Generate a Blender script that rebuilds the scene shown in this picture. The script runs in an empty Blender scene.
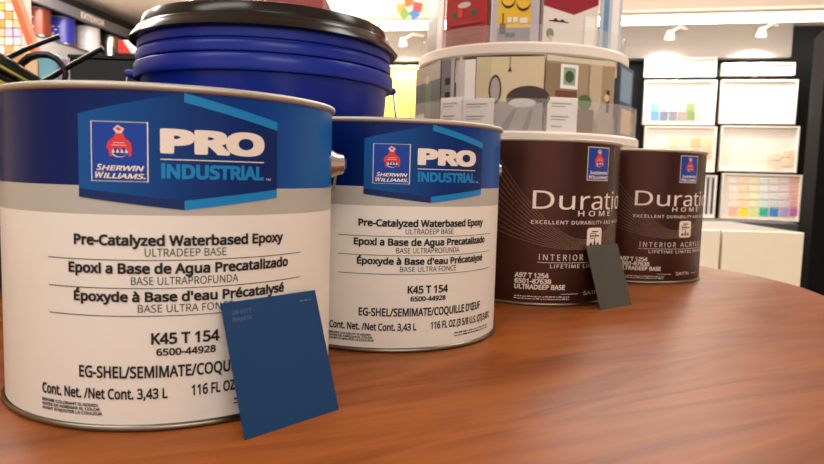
import bpy, bmesh, math, random
from mathutils import Vector, Matrix
PI = math.pi
sc = bpy.context.scene
COL = sc.collection
rnd = random.Random(7)

# ------------------------------------------------------------------ camera
FPX, PITCH, ROLL, EYE = 649.64, .0898, .0283, .1150
Fv = Vector((0, math.cos(PITCH), -math.sin(PITCH)))
Uv = Vector((0, math.sin(PITCH), math.cos(PITCH)))
Rv = Vector((1, 0, 0))
R2 = Rv*math.cos(ROLL) + Uv*math.sin(ROLL)
U2 = -Rv*math.sin(ROLL) + Uv*math.cos(ROLL)
CP = Vector((0, 0, EYE))
cd = bpy.data.cameras.new('camera'); cam = bpy.data.objects.new('camera', cd); COL.objects.link(cam)
cd.sensor_width = 36; cd.lens = FPX/824*36; cd.clip_start = .01; cd.clip_end = 60
M = Matrix((( R2.x, U2.x, -Fv.x, 0), (R2.y, U2.y, -Fv.y, 0), (R2.z, U2.z, -Fv.z, EYE), (0, 0, 0, 1)))
cam.matrix_world = M
cd.dof.use_dof = True; cd.dof.focus_distance = .40; cd.dof.aperture_fstop = 19
sc.camera = cam

# ------------------------------------------------------------------ world, lights, exposure
w = bpy.data.worlds.new('world'); sc.world = w; w.use_nodes = True
w.node_tree.nodes['Background'].inputs[0].default_value = (1.0, .95, .90, 1)
w.node_tree.nodes['Background'].inputs[1].default_value = 1.05
sc.view_settings.view_transform = 'Standard'; sc.view_settings.look = 'None'
sc.view_settings.exposure = 0.0; sc.view_settings.gamma = 1; sc.view_settings.use_curve_mapping = False

def area(name, loc, target, sx, sy, power, col=(1, .95, .89)):
    l = bpy.data.lights.new(name, 'AREA'); l.shape = 'RECTANGLE'; l.size = sx; l.size_y = sy
    l.energy = power; l.color = col
    o = bpy.data.objects.new(name, l); COL.objects.link(o); o.location = loc
    o.rotation_euler = (Vector(target)-Vector(loc)).to_track_quat('-Z', 'Y').to_euler()
    return o
area('ceiling_light', (.9, .9, 1.22), (.9, .9, 0), 1.0, .35, 9)
area('ceiling_light', (-.9, -.3, 1.22), (-.9, -.3, 0), 1.2, .4, 10)
area('ceiling_light', (.6, -1.2, 1.22), (.6, -1.2, 0), 1.2, .4, 20)
area('ceiling_light', (-1.6, 1.6, 1.22), (-1.6, 1.6, 0), 1.0, .4, 22)  # extra lamp, added to brighten the chip stand
area('ceiling_light', (-1.9, 3.6, 1.22), (-1.9, 3.6, 0), 1.4, .5, 50)  # extra lamp, added to brighten the cans on the wall shelf
area('added_uplight', (-1.7, 3.2, .85), (-1.7, 3.2, 2), 2.2, 1.0, 110)  # upward lamp added to brighten the ceiling, no fixture there
area('ceiling_light', (1.0, 2.3, 1.22), (1.0, 2.3, 0), 1.4, .35, 30)

# ------------------------------------------------------------------ helpers
def ray(x, y): return Fv + R2*((x-412)/FPX) - U2*((y-232)/FPX)
def at(x, y, Y):                       # point at distance Y in front, seen at x, y in the photograph
    d = ray(x, y); return CP + d*(Y/d.y)
def on_plane(x, y, p0, n):
    d = ray(x, y); return CP + d*((p0-CP).dot(n)/d.dot(n))
def on_cyl(x, y, cx, cy, r):
    d = ray(x, y); ox, oy = CP.x-cx, CP.y-cy
    a = d.x**2+d.y**2; b = 2*(ox*d.x+oy*d.y); c = ox*ox+oy*oy-r*r
    D = max(b*b-4*a*c, 0); t = (-b-math.sqrt(D))/2/a
    p = CP+d*t; return math.atan2(p.x-cx, -(p.y-cy)), p.z

def srgb(r, g, b):
    f = lambda c: (c/255/12.92) if c <= 10 else ((c/255+.055)/1.055)**2.4
    return (f(r), f(g), f(b), 1)
MATS = {}
def mat(name, col=None, rough=.5, metal=0, coat=0, spec=.5, noise=0, nscale=40, bump=0, emit=0, trans=0, alpha=1, ior=1.45):
    if name in MATS: return MATS[name]
    m = bpy.data.materials.new(name); m.use_nodes = True; MATS[name] = m
    nt = m.node_tree; b = nt.nodes['Principled BSDF']; L = nt.links
    b.inputs['Base Color'].default_value = col; b.inputs['Roughness'].default_value = rough
    b.inputs['Metallic'].default_value = metal; b.inputs['Coat Weight'].default_value = coat
    b.inputs['Coat Roughness'].default_value = .15
    b.inputs['Specular IOR Level'].default_value = spec; b.inputs['IOR'].default_value = ior
    b.inputs['Transmission Weight'].default_value = trans; b.inputs['Alpha'].default_value = alpha
    if emit:
        b.inputs['Emission Color'].default_value = col; b.inputs['Emission Strength'].default_value = emit
    tc = nt.nodes.new('ShaderNodeTexCoord')
    nz = nt.nodes.new('ShaderNodeTexNoise'); nz.inputs['Scale'].default_value = nscale; nz.inputs['Detail'].default_value = 4
    L.new(tc.outputs['Object'], nz.inputs['Vector'])
    mx = nt.nodes.new('ShaderNodeMix'); mx.data_type = 'RGBA'
    k = 1-max(noise, .03)
    mx.inputs[6].default_value = (col[0]*k, col[1]*k, col[2]*k, 1); mx.inputs[7].default_value = col
    L.new(nz.outputs['Fac'], mx.inputs[0]); L.new(mx.outputs[2], b.inputs['Base Color'])
    if bump:
        bp = nt.nodes.new('ShaderNodeBump'); bp.inputs['Strength'].default_value = bump; bp.inputs['Distance'].default_value = .001
        L.new(nz.outputs['Fac'], bp.inputs['Height']); L.new(bp.outputs['Normal'], b.inputs['Normal'])
    return m
def clear(name, tint, fac=.18):
    """thin acrylic sheet: mostly see-through with a glossy surface"""
    m = bpy.data.materials.new(name); m.use_nodes = True; nt = m.node_tree; nt.nodes.clear(); L = nt.links
    o = nt.nodes.new('ShaderNodeOutputMaterial'); t = nt.nodes.new('ShaderNodeBsdfTransparent')
    d = nt.nodes.new('ShaderNodeBsdfDiffuse'); d.inputs[0].default_value = tint
    g = nt.nodes.new('ShaderNodeBsdfGlossy'); g.inputs['Roughness'].default_value = .06
    m1 = nt.nodes.new('ShaderNodeMixShader'); m1.inputs[0].default_value = fac
    m2 = nt.nodes.new('ShaderNodeMixShader'); fr0 = nt.nodes.new('ShaderNodeLayerWeight'); fr0.inputs[0].default_value = .25; fr = nt.nodes.new('ShaderNodeMath'); fr.operation = 'MULTIPLY'; fr.inputs[1].default_value = .2; L.new(fr0.outputs['Facing'], fr.inputs[0])
    L.new(t.outputs[0], m1.inputs[1]); L.new(d.outputs[0], m1.inputs[2])
    L.new(fr.outputs[0], m2.inputs[0]); L.new(m1.outputs[0], m2.inputs[1]); L.new(g.outputs[0], m2.inputs[2])
    L.new(m2.outputs[0], o.inputs[0]); return m
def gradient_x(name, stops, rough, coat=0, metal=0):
    """printed colour blend or painted-in sheen that runs around the label (local x across the label)"""
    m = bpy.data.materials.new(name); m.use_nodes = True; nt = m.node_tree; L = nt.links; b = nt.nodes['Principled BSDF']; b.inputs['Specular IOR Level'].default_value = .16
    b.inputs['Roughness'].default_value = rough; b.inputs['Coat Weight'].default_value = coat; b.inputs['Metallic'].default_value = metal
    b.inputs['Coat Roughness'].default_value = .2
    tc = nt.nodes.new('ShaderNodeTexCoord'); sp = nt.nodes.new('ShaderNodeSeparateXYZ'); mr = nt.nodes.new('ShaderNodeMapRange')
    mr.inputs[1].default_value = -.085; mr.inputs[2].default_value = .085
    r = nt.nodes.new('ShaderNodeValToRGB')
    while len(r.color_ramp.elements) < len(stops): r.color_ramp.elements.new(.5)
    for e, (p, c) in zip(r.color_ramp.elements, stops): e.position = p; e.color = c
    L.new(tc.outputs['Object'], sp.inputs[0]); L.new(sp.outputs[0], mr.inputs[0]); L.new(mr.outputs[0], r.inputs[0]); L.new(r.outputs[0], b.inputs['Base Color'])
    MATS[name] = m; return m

class MB:
    def __init__(s): s.v = []; s.f = []; s.m = []; s.mats = []
    def mi(s, m):
        if m not in s.mats: s.mats.append(m)
        return s.mats.index(m)
    def add(s, vs, fs, m):
        k = len(s.v); i = s.mi(m); s.v += [tuple(v) for v in vs]
        for f in fs: s.f.append([k+j for j in f]); s.m.append(i)
    def hexa(s, p, m):           # eight corners: bottom four ccw, top four
        s.add(p, [(3,2,1,0), (4,5,6,7), (0,1,5,4), (1,2,6,5), (2,3,7,6), (3,0,4,7)], m)
    def box(s, a, b, m):
        x0, y0, z0 = a; x1, y1, z1 = b
        s.hexa([(x0,y0,z0),(x1,y0,z0),(x1,y1,z0),(x0,y1,z0),(x0,y0,z1),(x1,y0,z1),(x1,y1,z1),(x0,y1,z1)], m)
    def obox(s, o, ex, ey, ez, m):   # box from corner o with edge vectors
        o, ex, ey, ez = map(Vector, (o, ex, ey, ez))
        if ex.cross(ey).dot(ez) < 0: o, ex = o+ex, -ex
        s.hexa([o, o+ex, o+ex+ey, o+ey, o+ez, o+ex+ez, o+ex+ey+ez, o+ey+ez], m)
    def lathe(s, prof, m, seg=96, c=(0, 0, 0)):
        vs = []; fs = []
        for r, z in prof:
            for i in range(seg):
                a = 2*PI*i/seg; vs.append((c[0]+r*math.cos(a), c[1]+r*math.sin(a), c[2]+z))
        for j in range(len(prof)-1):
            for i in range(seg):
                n = (i+1) % seg; fs.append((j*seg+i, j*seg+n, (j+1)*seg+n, (j+1)*seg+i))
        s.add(vs, fs, m)
    def disc(s, r, z, m, seg=96, c=(0, 0, 0), up=True):
        vs = [(c[0]+r*math.cos(2*PI*i/seg), c[1]+r*math.sin(2*PI*i/seg), c[2]+z) for i in range(seg)]
        s.add(vs, [list(range(seg)) if up else list(range(seg))[::-1]], m)
    def tube(s, pts, r, m, seg=10, closed=False):
        pts = [Vector(p) for p in pts]; n = len(pts); vs = []; fs = []
        prev = None
        for i, p in enumerate(pts):
            if closed: t = pts[(i+1) % n]-pts[i-1]
            else: t = pts[min(i+1, n-1)]-pts[max(i-1, 0)]
            t.normalize()
            if prev is None:
                a = Vector((0, 0, 1)) if abs(t.z) < .9 else Vector((1, 0, 0)); u = t.cross(a).normalized()
            else: u = (prev-t*prev.dot(t)).normalized()
            prev = u; v = t.cross(u); rr = r[i] if isinstance(r, (list, tuple)) else r
            for k in range(seg):
                a = 2*PI*k/seg; vs.append(p+u*rr*math.cos(a)+v*rr*math.sin(a))
        for i in range(n if closed else n-1):
            j = (i+1) % n
            for k in range(seg):
                l = (k+1) % seg; fs.append((i*seg+k, i*seg+l, j*seg+l, j*seg+k))
        if not closed: fs += [list(range(seg))[::-1], [(n-1)*seg+k for k in range(seg)]]
        s.add(vs, fs, m)
    def build(s, name, parent=None, smooth=True, bevel=0, loc=None, angle=35):
        me = bpy.data.meshes.new(name); me.from_pydata(s.v, [], s.f)
        for m in s.mats: me.materials.append(m)
        me.polygons.foreach_set('material_index', s.m)
        me.polygons.foreach_set('use_smooth', [smooth]*len(s.f)); me.update()
        if smooth: me.set_sharp_from_angle(angle=math.radians(angle))
        o = bpy.data.objects.new(name, me); COL.objects.link(o)
        if parent: o.parent = parent
        if loc: o.location = loc
        if bevel:
            b = o.modifiers.new('bevel', 'BEVEL'); b.width = bevel; b.segments = 2; b.limit_method = 'ANGLE'
        return o
def tag(o, label=None, cat=None, group=None, kind=None):
    for k, v in (('label', label), ('category', cat), ('group', group), ('kind', kind)):
        if v: o[k] = v
    return o
def empty(name, loc=(0, 0, 0), rz=0):
    o = bpy.data.objects.new(name, None); COL.objects.link(o); o.empty_display_size = .02
    o.location = loc; o.rotation_euler = (0, 0, rz); return o

# flat printed matter (text, badges, stripes): list of (verts2d, faces, material, layer)
TXT = {}
FONT = None
try:      # the sans-serif that ships inside Blender; the built-in one otherwise
    FONT = bpy.data.fonts.load(bpy.utils.system_resource('DATAFILES') + '/fonts/NotoSansHebrew-Regular.woff2')
except Exception: FONT = None
def text_mesh(s, bold=0, shear=0, spacing=1.0):
    key = (s, bold, shear, spacing)
    if key in TXT: return TXT[key]
    plain = FONT is not None and s == s.upper() and 'I' in s      # a capital I without serifs
    c = bpy.data.curves.new('t', 'FONT'); c.body = s.replace('I', 'l') if plain else s; c.size = 1; c.shear = shear; c.resolution_u = 3
    c.space_character = spacing
    if FONT: c.font = FONT
    o = bpy.data.objects.new('t', c); me = bpy.data.meshes.new_from_object(o)
    vs = [(v.co.x, v.co.y) for v in me.vertices]; fs = [tuple(p.vertices) for p in me.polygons]
    bpy.data.objects.remove(o); bpy.data.curves.remove(c); bpy.data.meshes.remove(me)
    if plain: vs = [(x, min(y, .714)) for x, y in vs]
    if bold > 0:       # heavier weight: a stroke along every outline edge
        cnt = {}
        for f in fs:
            for i in range(len(f)):
                e = (f[i], f[(i+1) % len(f)]); k = (min(e), max(e)); cnt[k] = cnt.get(k, 0)+1
        joints = set()
        for (a, b_), n in cnt.items():
            if n != 1: continue
            (x0, y0), (x1, y1) = vs[a][:2], vs[b_][:2]; dx, dy = x1-x0, y1-y0; l = math.hypot(dx, dy)
            if l < 1e-7: continue
            nx, ny = -dy/l*bold, dx/l*bold; k = len(vs)
            j = (len(fs) % 16+1)*2.5e-6
            vs += [(x0+nx, y0+ny, j), (x0-nx, y0-ny, j), (x1-nx, y1-ny, j), (x1+nx, y1+ny, j)]; fs.append((k, k+1, k+2, k+3)); joints |= {a, b_}
        for a in joints:
            x, y = vs[a][:2]; k = len(vs); j = (len(fs) % 16+1)*2.5e-6
            vs += [(x+bold*sx*q, y+bold*sy*q, j) for sx, sy, q in ((1, 0, 1), (1, 1, .9), (0, 1, 1), (-1, 1, .9), (-1, 0, 1), (-1, -1, .9), (0, -1, 1), (1, -1, .9))]
            fs.append(tuple(range(k, k+8)))
    TXT[key] = (vs, fs); return TXT[key]
CAP = {}
def caph(bold):
    if bold not in CAP:
        v, f = text_mesh('H', bold); ys = [p[1] for p in v]; CAP[bold] = (min(ys), max(ys))
    return CAP[bold]
class Print:
    """artwork in label coordinates (millimetres), later laid on a surface"""
    def __init__(s): s.items = []
    def text(s, t, x0, x1, z, cap, m, bold=0, shear=0, spacing=1.0, layer=4, slant=0):
        vs, fs = text_mesh(t, bold, shear, spacing); lo, hi = caph(bold)
        xs = [v[0] for v in vs]; a, b = min(xs), max(xs); kx = (x1-x0)/(b-a); kz = cap/(hi-lo)
        s.items.append(([(x0+(v[0]-a)*kx, z+(v[1]-lo)*kz)+tuple(v[2:]) for v in vs], fs, m, layer))
    def poly(s, pts, m, layer=1): s.items.append((pts, [tuple(range(len(pts)))], m, layer))
    def rect(s, x0, z0, x1, z1, m, layer=1): s.poly([(x0, z0), (x1, z0), (x1, z1), (x0, z1)], m, layer)
    def frame(s, x0, z0, x1, z1, t, m, layer=2):
        s.rect(x0, z0, x1, z0+t, m, layer); s.rect(x0, z1-t, x1, z1, m, layer); s.rect(x0, z0+t, x0+t, z1-t, m, layer); s.rect(x1-t, z0+t, x1, z1-t, m, layer)
    def disc(s, cx, cz, rx, rz, m, layer=2, n=28, a0=0, a1=2*PI):
        s.poly([(cx+rx*math.cos(a0+(a1-a0)*i/n), cz+rz*math.sin(a0+(a1-a0)*i/n)) for i in range(n)], m, layer)
    def stroke(s, pts, t, m, layer=2):
        v = []; f = []
        for i, p in enumerate(pts):
            a = pts[max(i-1, 0)]; b = pts[min(i+1, len(pts)-1)]; dx, dz = b[0]-a[0], b[1]-a[1]; l = math.hypot(dx, dz) or 1
            v += [(p[0]-dz/l*t/2, p[1]+dx/l*t/2), (p[0]+dz/l*t/2, p[1]-dx/l*t/2)]
        for i in range(len(pts)-1): f.append((2*i, 2*i+1, 2*i+3, 2*i+2))
        s.items.append((v, f, m, layer))
    def onto(s, mb, fn, cut=None):
        """fn(x, z, lift) -> 3d point; all lengths in metres; cut = slice spacing for curved surfaces"""
        for vs, fs, m, layer in s.items:
            bm = bmesh.new(); bv = [bm.verts.new((v[0]/1000, v[1]/1000, v[2] if len(v) > 2 else 0)) for v in vs]
            for f in fs:
                try: bm.faces.new([bv[i] for i in f])
                except ValueError: pass
            if cut:
                xs = [v.co.x for v in bm.verts]; a = math.floor(min(xs)/cut)+1; b = math.ceil(max(xs)/cut)
                for i in range(a, b):
                    bmesh.ops.bisect_plane(bm, geom=bm.verts[:]+bm.edges[:]+bm.faces[:], plane_co=(i*cut, 0, 0), plane_no=(1, 0, 0))
            bm.normal_update()
            for f in bm.faces:
                if f.normal.z < 0: f.normal_flip()
            bm.verts.index_update()
            mb.add([fn(v.co.x, v.co.y, layer*.00006+v.co.z) for v in bm.verts], [[v.index for v in f.verts] for f in bm.faces], m)
            bm.free()

# ------------------------------------------------------------------ materials
cream = mat('label_cream', srgb(234, 228, 218), .40, coat=.0, noise=.02)
greyband = mat('label_grey', srgb(182, 178, 168), .38)
ink = mat('black_ink', srgb(24, 20, 20), .5)
white_ink = mat('white_ink', srgb(240, 226, 212), .4)
cyan = mat('cyan_ink', srgb(12, 130, 196), .35, spec=.3)
navy = mat('navy_ink', srgb(8, 36, 96), .35, spec=.3)
badge_blue = mat('badge_blue', srgb(14, 62, 160), .35, spec=.3)
logo_red = mat('logo_red', srgb(224, 44, 40), .4)
logo_pale = mat('logo_pale', srgb(226, 196, 196), .4)
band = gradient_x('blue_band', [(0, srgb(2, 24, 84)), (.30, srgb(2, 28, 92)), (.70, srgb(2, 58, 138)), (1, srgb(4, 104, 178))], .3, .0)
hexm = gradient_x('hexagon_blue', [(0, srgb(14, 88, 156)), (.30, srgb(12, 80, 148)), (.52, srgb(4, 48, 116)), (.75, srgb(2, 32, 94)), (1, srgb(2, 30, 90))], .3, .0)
steel = mat('tin_steel', srgb(198, 196, 190), .25, metal=1, noise=.15, nscale=60)
rimsteel = mat('rim_steel', srgb(196, 190, 178), .5, metal=.8, noise=.1, nscale=50)
brown = gradient_x('duration_brown_sheen', [(0, srgb(58, 28, 18)), (.22, srgb(80, 42, 30)), (.34, srgb(58, 28, 20)), (.5, srgb(74, 38, 27)), (.62, srgb(54, 26, 19)), (1, srgb(66, 36, 28))], .32, .1, .4)  # lighter vertical stripes paint a metallic sheen into the brown
tan_ink = mat('tan_ink', srgb(240, 226, 212), .45)
line_ink = mat('fine_line_ink', srgb(150, 118, 98), .45)
black_plastic = mat('black_plastic', srgb(13, 13, 14), .2, spec=.5, noise=.2)
blue_plastic = mat('blue_plastic', srgb(3, 38, 150), .3, spec=.4, noise=.1, nscale=15)
wire = mat('wire_metal', srgb(190, 190, 190), .25, metal=1)
white_paint = mat('white_paint', srgb(238, 226, 214), .45, noise=.02)
offwhite = mat('off_white_laminate', srgb(240, 232, 212), .45)
grey_wall = mat('grey_panel', srgb(156, 150, 144), .7)
pink_white = mat('warm_white_paint', srgb(240, 222, 206), .7)
beige = mat('beige_paint', srgb(226, 206, 178), .8)
black_gloss = mat('black_laminate', srgb(14, 15, 17), .5, spec=.25)
darkgrey = mat('dark_grey_metal', srgb(78, 76, 78), .5)
paper = mat('white_paper', srgb(245, 240, 235), .6)

# wood
wood = bpy.data.materials.new('cherry_wood'); wood.use_nodes = True
nt = wood.node_tree; L = nt.links; b = nt.nodes['Principled BSDF']
tc = nt.nodes.new('ShaderNodeTexCoord'); mp = nt.nodes.new('ShaderNodeMapping'); mp.inputs['Rotation'].default_value = (0, 0, 0)
mp.inputs['Scale'].default_value = (1, 5.5, 1)
rot = nt.nodes.new('ShaderNodeMapping'); rot.inputs['Rotation'].default_value = (0, 0, -.48)
L.new(tc.outputs['Object'], rot.inputs['Vector']); L.new(rot.outputs[0], mp.inputs['Vector'])
n1 = nt.nodes.new('ShaderNodeTexNoise'); n1.inputs['Scale'].default_value = 4.5; n1.inputs['Detail'].default_value = 3; n1.inputs['Distortion'].default_value = .6
L.new(mp.outputs[0], n1.inputs['Vector'])
mul = nt.nodes.new('ShaderNodeMath'); mul.operation = 'MULTIPLY'; mul.inputs[1].default_value = 9
fr = nt.nodes.new('ShaderNodeMath'); fr.operation = 'PINGPONG'; fr.inputs[1].default_value = 1
L.new(n1.outputs['Fac'], mul.inputs[0]); L.new(mul.outputs[0], fr.inputs[0])
mp2 = nt.nodes.new('ShaderNodeMapping'); mp2.inputs['Rotation'].default_value = (0, 0, 0); mp2.inputs['Scale'].default_value = (14, 330, 1)
L.new(rot.outputs[0], mp2.inputs['Vector'])
n2 = nt.nodes.new('ShaderNodeTexNoise'); n2.inputs['Scale'].default_value = 1; n2.inputs['Detail'].default_value = 3
L.new(mp2.outputs[0], n2.inputs['Vector'])
mp3 = nt.nodes.new('ShaderNodeMapping'); mp3.inputs['Rotation'].default_value = (0, 0, 0); mp3.inputs['Scale'].default_value = (3, 22, 1)
L.new(rot.outputs[0], mp3.inputs['Vector'])
n3 = nt.nodes.new('ShaderNodeTexNoise'); n3.inputs['Scale'].default_value = 1; n3.inputs['Detail'].default_value = 2
L.new(mp3.outputs[0], n3.inputs['Vector'])
m1 = nt.nodes.new('ShaderNodeMath'); m1.operation = 'MULTIPLY'; m1.inputs[1].default_value = .42
L.new(fr.outputs[0], m1.inputs[0])
m2 = nt.nodes.new('ShaderNodeMath'); m2.operation = 'MULTIPLY_ADD'; m2.inputs[1].default_value = .35
L.new(n2.outputs['Fac'], m2.inputs[0]); L.new(m1.outputs[0], m2.inputs[2])
m3 = nt.nodes.new('ShaderNodeMath'); m3.operation = 'MULTIPLY_ADD'; m3.inputs[1].default_value = .35
L.new(n3.outputs['Fac'], m3.inputs[0]); L.new(m2.outputs[0], m3.inputs[2])
cr = nt.nodes.new('ShaderNodeValToRGB'); e = cr.color_ramp.elements
e[0].position = .18; e[0].color = srgb(104, 52, 18); e[1].position = .85; e[1].color = srgb(158, 88, 38)
x = e.new(.42); x.color = srgb(134, 71, 28)
L.new(m3.outputs[0], cr.inputs[0]); L.new(cr.outputs[0], b.inputs['Base Color'])
b.inputs['Roughness'].default_value = .36; b.inputs['Specular IOR Level'].default_value = .17
bp = nt.nodes.new('ShaderNodeBump'); bp.inputs['Strength'].default_value = .12; bp.inputs['Distance'].default_value = .0004
L.new(n2.outputs['Fac'], bp.inputs['Height']); L.new(bp.outputs['Normal'], b.inputs['Normal'])

# ------------------------------------------------------------------ the room
def struct(name, mb, **k): return tag(mb.build(name, smooth=False, **k), kind='structure')
FLOOR, CEIL, XL, XR, YB = -.76, 1.26, -3.6, 3.0, 5.6
m = MB(); m.box((XL-.1, -2.5, FLOOR-.05), (XR+.1, YB+.1, FLOOR), mat('floor_tile', srgb(196, 184, 170), .4, noise=.15, nscale=6)); struct('floor', m)
m = MB(); m.box((XL-.1, -2.5, CEIL), (XR+.1, YB+.1, CEIL+.05), mat('ceiling_paint', srgb(238, 222, 206), .8)); struct('ceiling', m)
m = MB(); m.box((XL, YB, FLOOR), (XR, YB+.1, CEIL), beige); struct('wall_back', m)
m = MB(); m.box((XL-.1, -2.5, FLOOR), (XL, YB, CEIL), beige); struct('wall_left', m)
m = MB(); m.box((XR, -2.5, FLOOR), (XR+.1, YB, CEIL), pink_white); struct('wall_right', m)
m = MB(); m.box((XL, YB-.03, CEIL-.035), (XR, YB, CEIL), black_gloss); struct('trim_1', m)

# ------------------------------------------------------------------ colour display wall on the right (slightly oblique plane)
W0 = at(824, 100, 3.5); W1 = at(390, 100, 4.02)
wd = Vector((W0.x-W1.x, W0.y-W1.y, 0)).normalized()          # along the wall, to the right
wn = Vector((wd.y, -wd.x, 0))                                # out of the wall, towards the table
def wp(x, y, out=0): return on_plane(x, y, W0+wn*out, wn)
def wloc(x, y, out=0):
    p = wp(x, y, out); return (p-W0).dot(wd), p.z
def wbox(mb, s0, z0, s1, z1, o0, o1, mm):
    mb.obox(Vector((W0.x, W0.y, 0))+wd*s0+wn*o0+Vector((0, 0, z0)), wd*(s1-s0), wn*(o1-o0), Vector((0, 0, z1-z0)), mm)
sL = wloc(262, 20)[0]; sR = wloc(792, 60)[0]
zt = wloc(700, 26)[1]
m = MB(); wbox(m, sL, FLOOR, sR+.6, CEIL, -.14, -.10, black_gloss); struct('wall_display', m)
m = MB(); wbox(m, sL, wloc(700, 57)[1], sR, zt+.1, -.10, -.02, grey_wall); struct('trim_2', m)
# bulkhead with its light
zb = wloc(700, 8, .35)[1]
m = MB(); wbox(m, sL, zb, sR+.75, CEIL, -.10, .35, pink_white); struct('trim_3', m)
lt = empty('strip_light', Vector((W0.x, W0.y, 0))+wd*((sL+sR)/2)+wn*.3+Vector((0, 0, zb)))
tag(lt, 'long bright fluorescent strip light under the bulkhead above the colour display wall', 'light')
def local(mb, o):   # move the vertices into the frame of an unrotated parent
    mb.v = [(a-o.location.x, b_-o.location.y, c-o.location.z) for a, b_, c in mb.v]; return mb
glow = mat('fluorescent_glow', (1, .93, .84, 1), .5, emit=9)
z2 = wloc(700, 21, .26)[1]
m = MB(); wbox(m, sL+.02, z2, sR+.62, zb-.012, .20, .26, glow); local(m, lt).build('tube_diffuser', lt, smooth=False)
m = MB(); wbox(m, sL+.01, zb-.012, sR+.63, zb, .16, .28, white_paint); local(m, lt).build('housing', lt, smooth=False)

def panel(x0, y0, x1, y1, label, frame_col=white_paint, chips=None, tilt=.03):
    a, zt_ = wloc(x0, y0); b_, _ = wloc(x1, y0); _, zb_ = wloc((x0+x1)/2, y1)
    zt_ = wloc((x0+x1)/2, y0)[1]
    o = empty('colour_display_panel', Vector((W0.x, W0.y, 0))+wd*a+Vector((0, 0, zb_)))
    tag(o, label, 'display panel', 'display panels on the colour wall')
    m = MB(); wbox(m, a, zb_, b_, zt_, -.03, .0, frame_col); local(m, o).build('board', o, smooth=False)
    m = MB(); t = .008
    wbox(m, a, zb_, b_, zb_+t, 0, .012, white_paint); wbox(m, a, zt_-t, b_, zt_, 0, .012, white_paint)
    wbox(m, a, zb_, a+t, zt_, 0, .0125, white_paint); wbox(m, b_-t, zb_, b_, zt_, 0, .0125, white_paint)
    local(m, o).build('frame', o, smooth=False)
    m = MB(); wbox(m, (a+b_)/2-.012, zb_-.004, (a+b_)/2+.012, zb_+.004, -.10, -.03, grey_wall); local(m, o).build('bracket', o, smooth=False)
    for (cx0, cy0, cx1, cy1, c) in (chips or []):
        s0, q0 = wloc(cx0, cy1, .004); s1, q1 = wloc(cx1, cy0, .004)
        m = MB(); wbox(m, s0, q0, s1, q1, .0, .004, mat('chip_%d_%d_%d' % c, srgb(*c), .5)); local(m, o).build('colour_chip', o, smooth=False)
    return o
panel(645, 58, 717, 77, 'narrow white display panel, left one of the top row under the bulkhead')
panel(722, 63, 795, 75.5, 'narrow white display panel, right one of the top row under the bulkhead')
ch = []
cols = [(96, 150, 200), (110, 122, 150), (128, 128, 134), (150, 140, 132), (120, 140, 84), (180, 182, 172)]
for i, c in enumerate(cols):
    x = 650.5+9*i; ch.append((x, 112, x+8.6, 120.5, c))
for i, c in enumerate([(130, 186, 226), (176, 186, 196), (188, 190, 192), (200, 196, 190), (140, 150, 96)]):
    x = 650.5+9*i; ch.append((x, 102.5, x+8.6, 111.5, c))
panel(645, 80.5, 717, 125, 'white display panel with rows of blue, grey and olive chips, upper left', chips=ch)
panel(721.5, 80, 798, 124, 'plain white display panel in the right column, directly under the narrow top panel')
ch = []
for r, row in enumerate([[(236, 226, 206), (216, 200, 170), (228, 214, 180), (206, 180, 130), (222, 200, 160)], [(226, 214, 190), (200, 190, 160), (206, 200, 190), (190, 176, 150), (210, 184, 150)]]):
    for i, c in enumerate(row): ch.append((658+11*i, 138+11*r, 668+11*i, 147+11*r, c))
panel(645, 126.5, 717, 171.5, 'white display panel with beige and tan chips, behind the farthest brown can', chips=ch)
ch = []
for i in range(4):
    for r in range(2): ch.append((766+8*i, 153+9*r-(i > 1)*3, 773+8*i, 160+9*r-(i > 1)*3, [(250, 226, 200), (250, 214, 190), (244, 222, 190), (252, 206, 176)][i]))
panel(721.5, 126, 799.5, 172, 'white display panel with a few pale peach chips, middle of the right column', chips=ch)
ch = []
for i, c in enumerate([(40, 50, 84), (28, 34, 60)]): ch.append((705+5*i, 178, 709.5+5*i, 214, c))
panel(650, 174.5, 717, 218.5, 'display panel with dark navy chips just right of the farthest brown can', chips=ch)
ch = []
bottom = [(246, 190, 160), (246, 226, 40), (226, 236, 150), (60, 190, 160), (70, 140, 214), (180, 170, 214), (196, 110, 178)]
tops = [(250, 236, 220), (252, 226, 190), (250, 240, 200), (240, 246, 240), (246, 240, 230), (246, 226, 226), (246, 190, 170)]
for i in range(7):
    x = 728.5+10.2*i
    for r in range(5):
        k = r/4; c = tuple(int(tops[i][j]*(1-k*.18)+bottom[i][j]*k*.18) for j in range(3)) if r < 4 else bottom[i]
        y = 178.0+7.9*r if r < 4 else 208.5
        ch.append((x, y, x+9.0, y+(5.4 if r < 4 else 7.5), c))
panel(722.5, 174, 802, 220.5, 'white display panel with seven chip columns ending in bright yellow, teal, blue and violet', chips=ch)
# the part of the wall seen between pail and brochure tower
yel = mat('yellow_board', srgb(255, 226, 96), .5)
panel(380, 66, 432, 128, 'bright yellow display panel seen between the blue pail and the brochure tower', frame_col=yel)
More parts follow.
